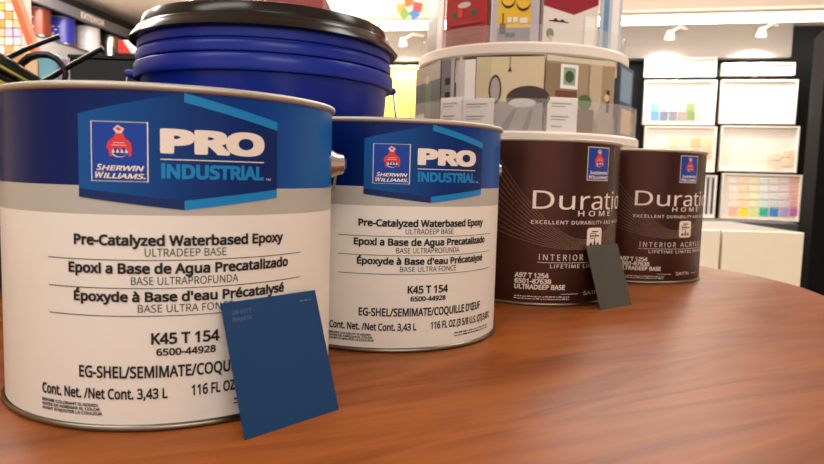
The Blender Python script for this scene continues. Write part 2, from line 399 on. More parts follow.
# spot lamps
def spot_lamp(x, y, label, energy=5):
    s_, z_ = wloc(x, y, .12)
    p = Vector((W0.x, W0.y, 0))+wd*s_+wn*.12+Vector((0, 0, z_))
    o = empty('spot_lamp', p); tag(o, label, 'spot lamp', 'spot lamps over the display wall')
    m = MB(); m.tube([Vector((0, 0, 0)), wd*.05-wn*.02+Vector((0, 0, .035)), wd*.10-wn*.10+Vector((0, 0, .04))], .008, white_paint); m.build('arm', o)
    m = MB(); m.tube([Vector((0, 0, .012)), Vector((0, 0, -.004)), -wn*.012+Vector((0, 0, -.03))], [.014, .02, .028], white_paint, 16); m.build('lamp_head', o)
    l = bpy.data.lights.new('lamp', 'SPOT'); l.energy = energy; l.spot_size = 2.3; l.spot_blend = .6; l.shadow_soft_size = .03; l.color = (1, .96, .9)
    lo = bpy.data.objects.new('lamp', l); COL.objects.link(lo); lo.parent = o; lo.location = -wn*.02+Vector((0, 0, -.05))
    lo.rotation_euler = (Vector((0, 0, -1))-wn*.18).to_track_quat('-Z', 'Y').to_euler()
spot_lamp(670, 33, 'white spot lamp over the display wall, nearer to the brochure tower', 20)
spot_lamp(762, 30, 'white spot lamp over the display wall, nearer to the black column', 24)
spot_lamp(403, 40, 'white spot lamp seen between the blue pail and the brochure tower', 16)

# black column on the right
pr_, pf = at(801, 200, 3.2), at(821, 120, 2.9); zc_ = at(797, 38, 3.2).z
m = MB(); m.hexa([(pf.x, 2.9, FLOOR), (pf.x+.5, 2.9, FLOOR), (pf.x+.5, 3.2, FLOOR), (pr_.x, 3.2, FLOOR),
                  (pf.x, 2.9, zc_), (pf.x+.5, 2.9, zc_), (pf.x+.5, 3.2, zc_), (pr_.x, 3.2, zc_)], mat('matt_black', srgb(13, 13, 15), .8, spec=.1))
o = m.build('display_column', smooth=False, bevel=.006); tag(o, 'tall glossy black display column at the right edge beside the colour panels', 'column')

# white base cabinets
def cabinet(x0, x1, y0, Y, label):
    a = at(x0, y0, Y); c = at(x1, y0, Y)
    o = empty('base_cabinet', (a.x, Y, FLOOR)); tag(o, label, 'cabinet', 'white base cabinets below the colour wall')
    h = at((x0+x1)/2, y0, Y).z-FLOOR; w_ = c.x-a.x
    m = MB(); m.box((0, .02, 0), (w_, .55, h-.012), white_paint); m.build('body', o, smooth=False, bevel=.003)
    m = MB(); m.box((0, .012, h-.0118), (w_, .55, h), mat('grey_worktop', srgb(150, 146, 138), .5)); m.build('worktop', o, smooth=False)
    m = MB(); m.box((.004, -.01, .03), (w_-.004, .011, h), offwhite); m.build('door', o, smooth=False, bevel=.002)
cabinet(640, 720.8, 229, 2.35, 'white base cabinet partly hidden behind the farthest brown can')
cabinet(721.4, 804, 231.5, 2.35, 'white base cabinet right of the thin gap, beside the black column')
m = MB(); wbox(m, sL+1.0, wloc(760, 222, .25)[1]-.05, sR, wloc(760, 222, .25)[1], .016, .3, darkgrey)
o = m.build('counter_ledge', smooth=False, bevel=.004); tag(o, 'dark grey ledge running below the bottom row of display panels', 'ledge')
s_, z_ = wloc(762, 221, .02); _, zz = wloc(762, 222, .25)
m = MB(); q = Vector((W0.x, W0.y, 0))+wd*s_+wn*.03
m.tube([q+Vector((0, 0, zz)), q+Vector((0, 0, z_-.012))], .010, white_paint, 12)
o = m.build('support_post'); tag(o, 'short white post holding up the bottom right chip panel', 'post')

# pinwheel of five coloured squares on the bulkhead
base = wp(409, 9, .35)
o = empty('wall_emblem', base); tag(o, 'emblem of five tilted coloured squares in a ring on the pale bulkhead', 'sign')
mm = MB()
for i, (dx, dy, c, r_) in enumerate([(0, -8, (240, 120, 70), .3), (8.5, -2, (226, 90, 96), -.25), (5.5, 5.5, (84, 140, 214), .5), (-4.5, 5.5, (120, 180, 84), .8), (-8, -1, (246, 170, 100), .15)]):
    c0 = wp(409+dx*1.0, 9+dy*.95, .35)-base; s = .023
    e1 = (wd*math.cos(r_)+Vector((0, 0, 1))*math.sin(r_))*s; e2 = (-wd*math.sin(r_)+Vector((0, 0, 1))*math.cos(r_))*s
    m = MB(); m.obox(c0-e1-e2, e1*2, e2*2, wn*.004, mat('emblem_%d' % i, srgb(*c), .5)); m.build('emblem_square', o, smooth=False)

# ------------------------------------------------------------------ left shelving with display cans
VP = ray(480, 167); vd = Vector((VP.x, VP.y, 0)).normalized(); vn = Vector((vd.y, -vd.x, 0))   # vn points to the aisle
if vn.x < 0: vn = -vn
S0 = at(38, 35, 4.2)
def sp(x, y, out=0): return on_plane(x, y, S0+vn*out, vn)
def sloc(x, y, out=0): p = sp(x, y, out); return (p-S0).dot(vd), p.z
def sbox(mb, s0, z0, s1, z1, o0, o1, mm): mb.obox(Vector((S0.x, S0.y, 0))+vd*s0+vn*o0+Vector((0, 0, z0)), vd*(s1-s0), vn*(o1-o0), Vector((0, 0, z1-z0)), mm)
zs = sloc(75, 46.5, .07)[1]; zc = sloc(62, 15)[1]
sh = empty('wall_shelf', (S0.x, S0.y, zs)); tag(sh, 'grey wall shelving with a black header sign carrying the display cans at the upper left', 'shelf')
m = MB(); sbox(m, -1.6, zs-.02, 1.35, zs, -.25, .072, darkgrey); local(m, sh).build('shelf_board', sh, smooth=False)
m = MB(); sbox(m, -1.6, zs-.9, 1.35, CEIL-.05, -.27, -.25, mat('shelf_back', srgb(120, 116, 116), .6)); local(m, sh).build('back_panel', sh, smooth=False)
zh0 = sloc(88, 22.5, .12)[1]; zh1 = sloc(88, 13, .12)[1]
m = MB(); sbox(m, -1.6, zh0, 1.3, zh1, .10, .13, mat('header_grey', srgb(100, 98, 102), .5)); hd = local(m, sh).build('header_sign', sh, smooth=False)
s0 = sloc(81, 18, .13)[0]; s1 = sloc(104, 24, .13)[0]
pr = Print(); pr.text('EXTERIOR', s0*1000, s1*1000, zh0*1000+(zh1-zh0)*160, (zh1-zh0)*620, white_ink, bold=.03, spacing=1.1, layer=8)
m = MB(); pr.onto(m, lambda x, z, l: Vector((S0.x, S0.y, 0))+vd*x+vn*(.13+l*3)+Vector((0, 0, z)))
local(m, sh).build('lettering', hd, smooth=False)
m = MB(); sbox(m, -1.6, zh1+.004, 1.3, zh1+.05, -.2, .125, black_gloss); local(m, sh).build('upper_trim', sh, smooth=False)
m = MB(); sbox(m, -1.6, zs-.13, 1.35, zs-.03, .10, .12, mat('price_rail', srgb(140, 138, 140), .5)); local(m, sh).build('price_rail', sh, smooth=False)

def small_can(px, py, h, r, body_mat, art, label, out=0.0):
    s_, _ = sloc(px, py, out); p = Vector((S0.x, S0.y, 0))+vd*s_+vn*out
    o = empty('display_can', (p.x, p.y, zs)); tag(o, label, 'paint can', 'display cans on the wall shelf')
    m = MB(); m.lathe([(0, 0), (r*1.01, 0), (r*1.01, .006), (r*.99, .007)], steel, 32); m.build('bottom_rim', o); m = MB(); m.lathe([(r*.99, h-.007), (r*1.01, h-.006), (r*1.01, h), (r*.93, h), (r*.93, h-.006), (0, h-.006)], steel, 32); m.build('top_rim', o)
    m = MB(); m.lathe([(r*.99, .007), (r*.99, h-.007)], body_mat, 32)
    ang = math.atan2(vn.x, -vn.y)
    art.onto(m, lambda x, z, l: (math.sin(x/r-.25)*(r+l*8), -math.cos(x/r-.25)*(r+l*8), z), .012)
    m.build('label', o)
def art_blocks(cols, n, seed):
    a = Print(); rr = random.Random(seed)
    for i in range(n):
        x = rr.uniform(-60, 40); z = rr.uniform(30, 110); a.rect(x, z, x+rr.uniform(10, 45), z+rr.uniform(3, 7), rr.choice(cols), 2)
    return a
small_can(37, 34, .175, .082, mat('can_brown', srgb(110, 48, 34), .25, metal=.3), art_blocks([white_ink, tan_ink], 6, 1), 'brown display can, first from the left on the wall shelf')
small_can(62, 42, .175, .082, mat('can_blue', srgb(40, 44, 140), .3), art_blocks([white_ink, logo_pale], 7, 2), 'blue display can on the wall shelf, second from the left')
small_can(88, 48, .182, .080, mat('can_white', srgb(226, 220, 222), .25), art_blocks([logo_pale, greyband], 6, 3), 'white display can on the wall shelf, right of the blue one')
small_can(110, 55, .175, .078, steel, art_blocks([logo_red, white_ink], 3, 4), 'bare metal display can at the right end of the wall shelf')

# red and white box on the end of the aisle
a = at(118.5, 40, 4.8)
m = MB(); m.box((0, 0, 0), (.20, .12, .10), paper); m.add([(.0, -.002, .0), (.10, -.002, .0), (.03, -.002, .10), (0, -.002, .10)], [(0, 1, 2, 3)], logo_red)
m.v = [(x+a.x, y+4.8, z+at(117, 54, 4.8).z+.0005) for x, y, z in m.v]
rb = at(117, 54, 4.8)
o = m.build('carton', smooth=False); tag(o, 'white carton with a red slanted corner between the metal can and the pail', 'box')
m = MB(); m.box((rb.x+.01, 4.75, FLOOR), (rb.x+.5, 4.93, rb.z), black_gloss); o = m.build('gondola_shelf', smooth=False); tag(o, 'black gondola shelf carrying the red and white carton', 'shelf')

# colour chip stand at the far left edge
CY = 2.0
o = empty('chip_stand', (at(6, 40, CY).x, CY, FLOOR)); tag(o, 'tall white stand of orange and yellow colour chips at the left edge', 'stand')
def loc_box(par, name, x0, y0, x1, y1, Y, d, mm, bevel=0):
    a = at(x0, y1, Y); c = at(x1, y0, Y); m = MB(); m.box((a.x, Y, a.z), (c.x, Y+d, c.z), mm); local(m, par); return m.build(name, par, smooth=False, bevel=bevel)
a = at(-12, 90, CY+.01); c = at(21, -8, CY+.01)
m = MB(); m.box((a.x, CY+.01, FLOOR), (c.x, CY+.06, c.z), paper); local(m, o).build('back_board', o, smooth=False)
pal = [(246, 170, 90), (250, 244, 236), (250, 232, 200), (236, 150, 90), (244, 200, 160), (250, 246, 240), (228, 190, 90), (214, 200, 226), (250, 216, 190), (250, 246, 240), (226, 214, 230)]
k = 0
for r in range(7):
    for c_ in range(4):
        x = -11+c_*8; y = -6+r*8.6; c = pal[(r*3+c_*2+(r*c_) % 3) % len(pal)]; k += 1
        loc_box(o, 'colour_chip', x+.5, y+.5, x+7.2, y+7.6, CY-.002*(k % 2), .011, mat('chip_%d_%d_%d' % c, srgb(*c), .5))
orange = mat('orange_post', srgb(214, 110, 64), .5)
pa = at(8, -8, 1.9); pb = at(39, 78, 1.9)
m = MB(); e_ = Vector((.019, 0, 0)); m.obox(pb, e_, (0, .03, 0), pa-pb, orange)
oo = m.build('slanted_post', smooth=False); tag(oo, 'slanted orange post in front of the chip stand', 'post')
# colourful packets behind the eyewear
def packet(x0, y0, x1, y1, Y, c, label, name='leaflet_box'):
    a = at(x0, y1, Y); b_ = at(x1, y0, Y); m = MB(); m.box((a.x, Y, a.z), (b_.x, Y+.06, b_.z), mat('pk_%d_%d_%d' % c, srgb(*c), .5))
    o = m.build(name, smooth=False, bevel=.002); return tag(o, label, 'box', 'leaflet boxes on the rear ledge')
LY = 1.55
zl = at(30, 84, LY).z
def standing(x0, x1, y0, c, label):
    a = at(x0, 80, LY); b_ = at(x1, y0, LY); m = MB(); m.box((a.x, LY, zl), (b_.x-.002, LY+.05, b_.z), mat('pk_%d_%d_%d' % c, srgb(*c), .5))
    o = m.build('leaflet_box', smooth=False, bevel=.002); tag(o, label, 'box', 'leaflet boxes on the rear ledge')
standing(8, 24, 50, (244, 196, 140), 'peach leaflet box behind the black toolbox')
standing(25, 38, 56, (250, 222, 180), 'cream leaflet box between the peach and the light blue ones')
standing(39, 58, 55, (130, 200, 226), 'light blue leaflet box behind the arched eyewear frame')
standing(59, 68, 59, (176, 140, 190), 'small purple leaflet box beside the black carton')
a = at(-40, 84, LY); b_ = at(72, 84, LY)
m = MB(); m.box((a.x, LY-.02, FLOOR), (b_.x, LY+.12, zl), white_paint); o = m.build('leaflet_counter', smooth=False); tag(o, 'white counter with leaflet boxes on it behind the black toolbox', 'counter')

# ------------------------------------------------------------------ table
tp = [(.408, .865), (.425, .833), (.438, .786), (.443, .729), (.437, .679), (.425, .60), (.405, .45), (.36, .28), (.28, .12), (.12, -.02), (-.1, -.08), (-.4, -.05), (-.62, .10),
      (-.74, .35), (-.78, .65), (-.72, .95), (-.55, 1.2), (-.3, 1.36), (0, 1.42), (.2, 1.38), (.33, 1.24), (.385, 1.06), (.395, .93)]
def spline(pts, n=8):
    out = []; N = len(pts)
    for i in range(N):
        p0, p1, p2, p3 = [Vector((*pts[(i+j) % N], 0)) for j in (-1, 0, 1, 2)]
        for k in range(n):
            t = k/n; out.append(.5*((2*p1)+(p2-p0)*t+(2*p0-5*p1+4*p2-p3)*t*t+(3*p1-p0-3*p2+p3)*t**3))
    return out
cc = spline(tp)
if sum(a.x*b_.y-b_.x*a.y for a, b_ in zip(cc, cc[1:]+cc[:1])) < 0: cc = cc[::-1]
N = len(cc)
def off(d):
    out = []
    for i, p in enumerate(cc):
        t = (cc[(i+1) % N]-cc[i-1]).normalized(); out.append(p-Vector((t.y, -t.x, 0))*d)
    return out
tb = empty('round_table', (-.15, .65, FLOOR)); tag(tb, 'cherry wood table with a curved edge carrying the paint cans', 'table')
rings = [(0.004, 0), (.001, -.0015), (0, -.004), (0, -.026), (.003, -.03)]
m = MB(); vs = []
for d, z in rings: vs += [(p.x, p.y, z) for p in off(d)]
fs = [list(range(N))]
for j in range(len(rings)-1): fs += [(j*N+i, (j+1)*N+i, (j+1)*N+(i+1) % N, j*N+(i+1) % N) for i in range(N)]
fs.append([(len(rings)-1)*N+i for i in range(N)][::-1])
m.add(vs, fs, wood); local(m, tb).build('tabletop', tb)
m = MB(); m.lathe([(0, 0), (.3, 0), (.3, .02), (.06, .035), (.05, .06), (.05, .70), (.12, .72), (.12, .7295), (0, .7295)], black_gloss, 48); m.build('pedestal', tb)

# ------------------------------------------------------------------ paint cans
CR, CH = .0825, .148
def can_root(name, x, y, rz): return empty(name, (x, y, 0), rz)
def can_body(root):
    m = MB()
    m.lathe([(0, .002), (.0815, .002), (.082, 0), (.0836, .0002), (.0842, .0012), (.0838, .0027), (.0824, .0032)], mat('dark_reflection_steel', srgb(140, 134, 124), .3, metal=1, noise=.3, nscale=80), 160)  # steel colour darkened to paint in the table's dark reflection
    m.build('bottom_rim', root, angle=60)
    m = MB(); m.lathe([(.0822, .0030), (.0822, .1467)], steel, 160); m.build('body', root)
    m = MB(); m.lathe([(.0823, .1461), (.0837, .1465), (.0844, .1478), (.0840, .1491), (.0828, .1495), (.0812, .1493), (.0806, .1481), (.0806, .1470)], rimsteel, 160)
    m.build('top_rim', root, angle=80)
    m = MB(); m.lathe([(.0806, .1473), (.076, .1471), (.0755, .1460), (.074, .1449), (.068, .1449), (.066, .1457), (0, .1457)], steel, 128); m.build('lid', root)
def ear_bail(root, a0=1.50, z=.1192):
    pts = []
    for an in (a0, a0-PI):
        d = Vector((math.sin(an), -math.cos(an), 0)); m = MB()
        prof = [(.0, .0105), (.0035, .0103), (.0058, .0085), (.0066, .005), (.0082, .0022), (.0088, 0)]
        u = Vector((-d.y, d.x, 0)); vs = []; n = 24
        for r, h in prof:
            for i in range(n):
                a = 2*PI*i/n; vs.append(d*(CR+h-.0005)+u*r*math.cos(a)+Vector((0, 0, z+r*math.sin(a))))
        fs = [(j*n+i, j*n+(i+1) % n, (j+1)*n+(i+1) % n, (j+1)*n+i) for j in range(len(prof)-1) for i in range(n)]
        m.add(vs, [f[::-1] for f in fs], steel); m.build('ear', root)
    span = PI/2
    for i in range(41):
        t = i/40; a = a0+2*span*t; pts.append((math.sin(a)*.0872, -math.cos(a)*.0872, z-.095*math.sin(PI*t)**.8))
    m = MB(); m.tube(pts, .0011, wire, 8); m.build('wire_handle', root)
def bend(x, z, l): a = x/CR; r = CR+.0002+l; return (r*math.sin(a), -r*math.cos(a), z+.0012)

def sw_badge(P, x0, z0, x1, z1):
    W, H = x1-x0, z1-z0; X = lambda u: x0+W*u; Z = lambda v: z0+H*v
    P.rect(x0, z0, x1, z1, white_ink, 2); t = min(W, H)*.022
    P.rect(x0+t, z0+t, x1-t, z1-t, badge_blue, 3)
    # tilted paint can pouring over a globe
    P.poly([(X(.40), Z(.87)), (X(.48), Z(.94)), (X(.60), Z(.88)), (X(.55), Z(.80)), (X(.46), Z(.80))], logo_pale, 4)
    P.poly([(X(.45), Z(.88)), (X(.49), Z(.91)), (X(.55), Z(.87)), (X(.50), Z(.84))], logo_red, 5)
    P.poly([(X(.44), Z(.80)), (X(.58), Z(.80)), (X(.60), Z(.72)), (X(.40), Z(.72))], logo_red, 4)
    cx, cz, r = .505, .58, .20
    P.disc(X(cx), Z(cz-.03), W*r*.90, H*.145, logo_pale, 4)
    P.disc(X(cx+.02), Z(cz-.06), W*r*.72, H*.10, badge_blue, 5)
    pts = [(cx-.215, cz-.02)]
    for i in range(13): a = PI-PI*i/12; pts.append((cx+.215*math.cos(a), cz+.005+.155*math.sin(a)))
    pts += [(cx+.215, cz-.13), (cx+.17, cz-.17), (cx+.15, cz-.04), (cx+.06, cz-.01), (cx+.02, cz-.06), (cx-.04, cz-.01), (cx-.11, cz-.04), (cx-.13, cz-.16), (cx-.17, cz-.16), (cx-.18, cz-.05)]
    P.poly([(X(a), Z(b_)) for a, b_ in pts], logo_red, 6)
    for i in range(4): P.poly([(X(cx-.13+.075*i), Z(cz-.10)), (X(cx-.10+.075*i), Z(cz-.03)), (X(cx-.07+.075*i), Z(cz-.10))], white_ink, 7)
    for z, wd_ in ((.64, .20), (.60, .25)): P.rect(X(cx-wd_/2), Z(z), X(cx+wd_/2), Z(z+.012), logo_pale, 7)
    P.text('S', X(.10), X(.205), Z(.185), H*.105, white_ink, .025, .25, layer=6); P.text('HERWIN', X(.195), X(.93), Z(.185), H*.085, white_ink, .03, .25, layer=6)
    P.text('W', X(.08), X(.235), Z(.055), H*.105, white_ink, .025, .25, layer=6); P.text('ILLIAMS.', X(.225), X(.95), Z(.055), H*.085, white_ink, .03, .25, layer=6)

def squiggle_lines(P, x0, x1, zs_, m, seed, h=.9):     # print too small to read
    rr = random.Random(seed)
    for z in zs_:
        x = x0
        while x < x1:
            w_ = rr.uniform(1.2, 4.0); k = rr.uniform(.5, 1)
            P.rect(x, z, min(x+w_, x1), z+h*k, m, 3); x += w_+.7

def industrial_art():
    P = Print(); o = -30
    def T(s, a, b_, z, cap, m=ink, **k): P.text(s, a+o, b_+o, z+(1.1 if z < 90 else 0), cap, m, **k)
    def Q(pts, m, layer): P.poly([(x+o, z) for x, z in pts], m, layer)
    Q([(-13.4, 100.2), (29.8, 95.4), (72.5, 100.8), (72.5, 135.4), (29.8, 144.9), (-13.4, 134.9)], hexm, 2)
    Q([(29.8, 144.9), (29.8, 141.0), (72.5, 131.6), (72.5, 135.4)], cyan, 4)
    Q([(29.8, 95.4), (72.5, 100.8), (72.5, 104.6), (29.8, 99.4)], cyan, 4)
    Q([(-13.4, 100.2), (29.8, 95.4), (29.8, 99.4), (-13.4, 103.8)], navy, 4)
    sw_badge(P, -7.8+o, 106.9, 15.6+o, 132.0)
    T('PRO', 20.2, 65.4, 119.3, 10.4, white_ink, bold=.062)
    P.rect(20.3+o, 116.6, 65.2+o, 117.0, white_ink, 4)
    T('INDUSTRIAL', 20.6, 65.2, 108.7, 6.2, cyan, bold=.045)
    T('TM', 66.2, 68.8, 108.7, .9, white_ink, bold=.01)
    T('Pre-Catalyzed Waterbased Epoxy', -16.2, 76.4, 78.9, 4.6, bold=.036)
    T('ULTRADEEP BASE', 13.8, 47.3, 74.4, 3.4, bold=.0)
    T('Epoxi a Base de Agua Precatalizado', -19, 79.8, 66.9, 4.6, bold=.036)
    T('BASE ULTRAPROFUNDA', 8.1, 52.8, 62.2, 3.4)
    T('Époxyde à Base d\'eau Précatalysé', -16.7, 77.4, 54.8, 4.4, bold=.036)
    T('BASE ULTRA FONCÉ', 10.8, 50.5, 50.3, 3.3)
    for z in (72.6, 60.5, 48.5): P.rect(-29.6+o, z+1.1, 89+o, z+1.42, ink, 3)
    T('K45 T 154', 16.1, 44.4, 36.2, 5.1, bold=.03)
    T('6500-44928', 18.1, 42.8, 31.2, 3.2, bold=.03)
    T('EG-SHEL/SEMIMATE/COQUILLE D\'ŒUF', -14.8, 76.6, 21.5, 5.3, bold=.025)
    T('Cont. Net. /Net Cont. 3,43 L', -34.8, 22.6, 12.2, 4.7, bold=.025)
    T('116 FL OZ (3 5/8 U.S. QT) 3,43 L', 32.5, 93, 12.5, 4.9, bold=.025)
    for i, s in enumerate(('BEFORE COLORANT IS ADDED', 'ANTES DE AGREGAR EL COLOR', 'AVANT D\'AJOUTER LA COULEUR')):
        T(s, -35.2, -6.5+.9*i, 8.6-1.85*i, 1.35, bold=.03)
    squiggle_lines(P, 51+o, 90+o, (8.9, 7.1), ink, 5, .9)
    return P
ART_A = industrial_art()

def make_industrial(x, y, rz, label):
    r = can_root('paint_can', x, y, rz); tag(r, label, 'paint can', 'white and blue industrial paint cans')
    can_body(r)
    m = MB(); m.lathe([(CR+.0001, .0031), (CR+.0001, .0942)], cream, 160); m.lathe([(CR+.0001, .0942), (CR+.0001, .1062)], greyband, 160); m.lathe([(CR+.0001, .1062), (CR+.0001, .1464)], band, 160)
    ART_A.onto(m, bend, .0025)
    m.build('label', r); ear_bail(r); return r
def copy_tree(o, parent=None):
    c = o.copy(); COL.objects.link(c); c.parent = parent
    for ch_ in list(o.children): copy_tree(ch_, c)
    return c
A_ROT = .0312/CR
can1 = make_industrial(-.1280, .3547, A_ROT, 'nearest paint can, white label with blue band, dark blue card leaning on it')
can2 = copy_tree(can1); can2.location = (-.019, .4902, 0)
can2['label'] = 'second white and blue paint can, between the nearest can and the brown cans'

def duration_art():
    P = Print(); o = -50
    def T(s, a, b_, z, cap, m=tan_ink, **k): P.text(s, a+o, b_+o, z, cap, m, **k)
    sw_badge(P, 34.3+o, 112.0, 62.5+o, 142.0)
    T('Duration', -15, 116, 86, 16)
    T('HOME', 27, 70, 80.0, 4.8, spacing=1.5, bold=.01)
    P.text('TM', 72+o, 75+o, 83.5, 1.2, tan_ink)
    T('EXCELLENT DURABILITY AND WASHABILITY', -15.7, 116, 72.6, 3.2, spacing=1.15, bold=.008)
    T('INTERIOR', -7.3, 34.7, 40.3, 5.2, spacing=1.4); T('ACRYLIC', 41, 84, 40.3, 5.2, spacing=1.3); T('LATEX', 90, 114, 40.3, 5.2, spacing=1.3)
    P.rect(-9+o, 38.0, 116+o, 38.4, tan_ink, 3)
    T('LIFETIME LIMITED WARRANTY', 2.8, 100, 33.4, 3.3, spacing=1.2, bold=.006)
    T('A97 T 1254', -28, 1.9, 24.0, 4.5, bold=.03); T('6501-87638', -28, 4.5, 18.9, 4.3, bold=.03); T('ULTRADEEP BASE', -28, 17.5, 13.7, 4.5, bold=.03)
    squiggle_lines(P, -28+o, 22+o, (6.9, 4.8), tan_ink, 9, .9)
    T('SATIN', 37, 58, 8.6, 3.2, bold=.0)
    P.rect(14+o, 9.6, 31+o, 10.0, tan_ink, 3); P.rect(64+o, 9.6, 80+o, 10.0, tan_ink, 3)
    # small white award badge with rounded corners and a leaf figure
    x0, x1, z0, z1 = 38+o, 57+o, 51, 69.5; rr = 3; pts = []
    for cx, cz, a in ((x1-rr, z1-rr, 0), (x0+rr, z1-rr, PI/2), (x0+rr, z0+rr, PI), (x1-rr, z0+rr, 1.5*PI)):
        for i in range(6): pts.append((cx+rr*math.cos(a+PI/2*i/5), cz+rr*math.sin(a+PI/2*i/5)))
    P.poly(pts, white_ink, 3); c = (x0+x1)/2
    P.rect(c-4, 65.5, c+4, 66.6, brown, 5); P.rect(c-6, 61.5, c+6, 62.7, brown, 5); P.frame(c-6, 59.5, c+1, 64.6, .6, brown, 5)
    P.poly([(c-1.6, 53), (c+1.6, 53), (c+1, 57), (c, 60), (c-1, 57)], brown, 5)
    P.poly([(c-7, 53), (c-2, 53.4), (c-4.5, 57)], brown, 5); P.poly([(c+2, 53.4), (c+7, 53), (c+4.5, 57)], brown, 5)
    # family of fine sweeping lines
    for i in range(12):
        k = i/11; pts = []; bot = 50+9*k; zl0 = 104-42*(1-k); x0_ = 24+8*k
        for j in range(61):
            x = -60+150*j/60; d = (x-x0_)/60
            pts.append((x+o, bot+(zl0-bot)*(abs(d)**1.7 if d < 0 else .62*abs(d)**2.1)))
        P.stroke(pts, .24, line_ink, 1)
    return P
ART_B = duration_art()
def make_duration(x, y, rz, label):
    r = can_root('paint_can', x, y, rz); tag(r, label, 'paint can', 'brown interior paint cans')
    can_body(r)
    m = MB(); m.lathe([(CR+.0001, .0031), (CR+.0001, .1464)], brown, 160)
    ART_B.onto(m, bend, .0025)
    m.build('label', r); ear_bail(r, 1.57); return r
can3 = make_duration(.1201, .6564, .0508/CR, 'nearer brown interior paint can with the dark grey card leaning on it')
can4 = copy_tree(can3); can4.location = (.2667, .799, 0); can4.rotation_euler = (0, 0, .0435/CR)
can4['label'] = 'farthest and smallest-looking brown paint can, last in the line'

# ------------------------------------------------------------------ colour cards
def card(x, y, yaw, tilt, w_, h_, mm, label, art=None, name='colour_card'):
    e = Vector((math.cos(yaw), math.sin(yaw), 0)); n = Vector((-math.sin(yaw), math.cos(yaw), 0)); t = .0005
    up = n*math.sin(tilt)+Vector((0, 0, 1))*math.cos(tilt); nn = up.cross(e)*-1     # away from the viewer
    if nn.y < 0: nn = -nn
    m = MB(); m.obox((0, 0, 0), e*w_, nn*t, up*h_, mm)
    if art: art.onto(m, lambda a, b_, l: e*a+up*b_-nn*l)
    o = m.build(name, smooth=False, loc=(x, y, .0001)); return tag(o, label, 'colour card')
P = Print(); sil = mat('silver_grey_ink', srgb(92, 112, 140), .4)
P.text('SW 6517', 4.5, 14.5, 53.4, 1.9, sil, layer=2); P.text('Regatta', 4.5, 14.0, 50.4, 1.9, sil, layer=2); squiggle_lines(P, 42, 49, (54.6,), sil, 3, .9)
card(-.0684, .2670, .8319, .336, .0526, .0592, mat('regatta_blue', srgb(12, 60, 106), .6, spec=.3, noise=.05, nscale=300), 'dark blue colour card leaning against the nearest can', P)
card(.1676, .5630, .66, .335, .0468, .0582, mat('iron_grey', srgb(66, 66, 60), .5, noise=.05, nscale=300), 'dark grey colour card leaning against the nearer brown can')

# ------------------------------------------------------------------ blue pail
pl = empty('pail', (-.168, .75, 0)); tag(pl, 'big blue plastic pail with a black lid standing behind the nearest cans', 'pail')
m = MB()
prof = [(0, .001), (.118, .001), (.121, .004), (.134, .2030), (.1345, .2042), (.1405, .2046), (.1412, .206), (.1412, .2185), (.1405, .2195), (.1345, .2200), (.1345, .2215), (.1385, .2222), (.139, .2235), (.139, .2310),
        (.1380, .2325), (.1342, .2330), (.1342, .2345), (.1372, .2352), (.1376, .2365), (.1376, .2440), (.1355, .2455), (.1355, .250)]
m.lathe(prof, blue_plastic, 160); m.build('bucket', pl, angle=50); pl.scale = (1, 1, 1.0085)
m = MB(); m.lathe([(.1385, .2440), (.1405, .2432), (.1440, .2436), (.1458, .2450), (.1448, .2468), (.1410, .2520), (.1390, .2540), (.1385, .2555), (.1345, .2580), (.1335, .2640), (.1315, .2685), (.1285, .2695), (.1255, .2687), (.1240, .2650), (.120, .2640), (0, .2640)], black_plastic, 160)
m.build('lid', pl, angle=40)
pts = []
for i in range(61):
    a = PI*i/60; pts.append((.1475*math.cos(a), -.1475*math.sin(a), .2105-.15*math.sin(a)**.75))
m = MB(); m.tube(pts, .0014, wire, 8); m.build('wire_handle', pl).rotation_euler = (0, 0, .30)
for s in (-1, 1):
    m = MB(); m.tube([(s*.139, 0, .2105), (s*.149, 0, .2105), (s*.150, 0, .2105)], [.005, .004, .003], blue_plastic, 16); m.build('handle_boss', pl).rotation_euler = (0, 0, .30)
# packet on the lid
a = at(195, 0, .70); c = at(324, 0, .70)
m = MB(); m.box((a.x, .69, .2722), (c.x, .78, .300), mat('red_packet', srgb(190, 84, 84), .5, noise=.6, nscale=80)); o = m.build('packet', smooth=False, bevel=.002); tag(o, 'red patterned packet lying on the black pail lid', 'packet')

# ------------------------------------------------------------------ black toolbox, carton and eyewear on the left
q0 = at(-1, 52, .60); dirn = Vector((-.336, .942, 0)); side = Vector((-.942, -.336, 0)); H0 = q0.z
bx = empty('toolbox', (q0.x, q0.y, 0)); tag(bx, 'black toolbox with thin yellow stripes behind the nearest can at the left edge', 'box')
yl = mat('yellow_stripe', srgb(226, 220, 30), .4)
m = MB(); m.obox(-dirn*.08, dirn*.29, side*.16, (0, 0, H0-.016), black_plastic); m.build('case', bx, smooth=False, bevel=.004)
m = MB(); m.obox(-dirn*.083-side*.003+Vector((0, 0, H0-.016)), dirn*.296, side*.166, (0, 0, .016), black_plastic); m.build('case_lid', bx, smooth=False, bevel=.003)
m = MB(); m.obox(-dirn*.07-side*.0040+Vector((0, 0, H0-.0150)), dirn*.20, side*.001, (0, 0, .0022), yl); m.obox(-dirn*.07-side*.0010+Vector((0, 0, H0-.030)), dirn*.10, side*.001, (0, 0, .005), yl); m.build('stripe', bx, smooth=False)

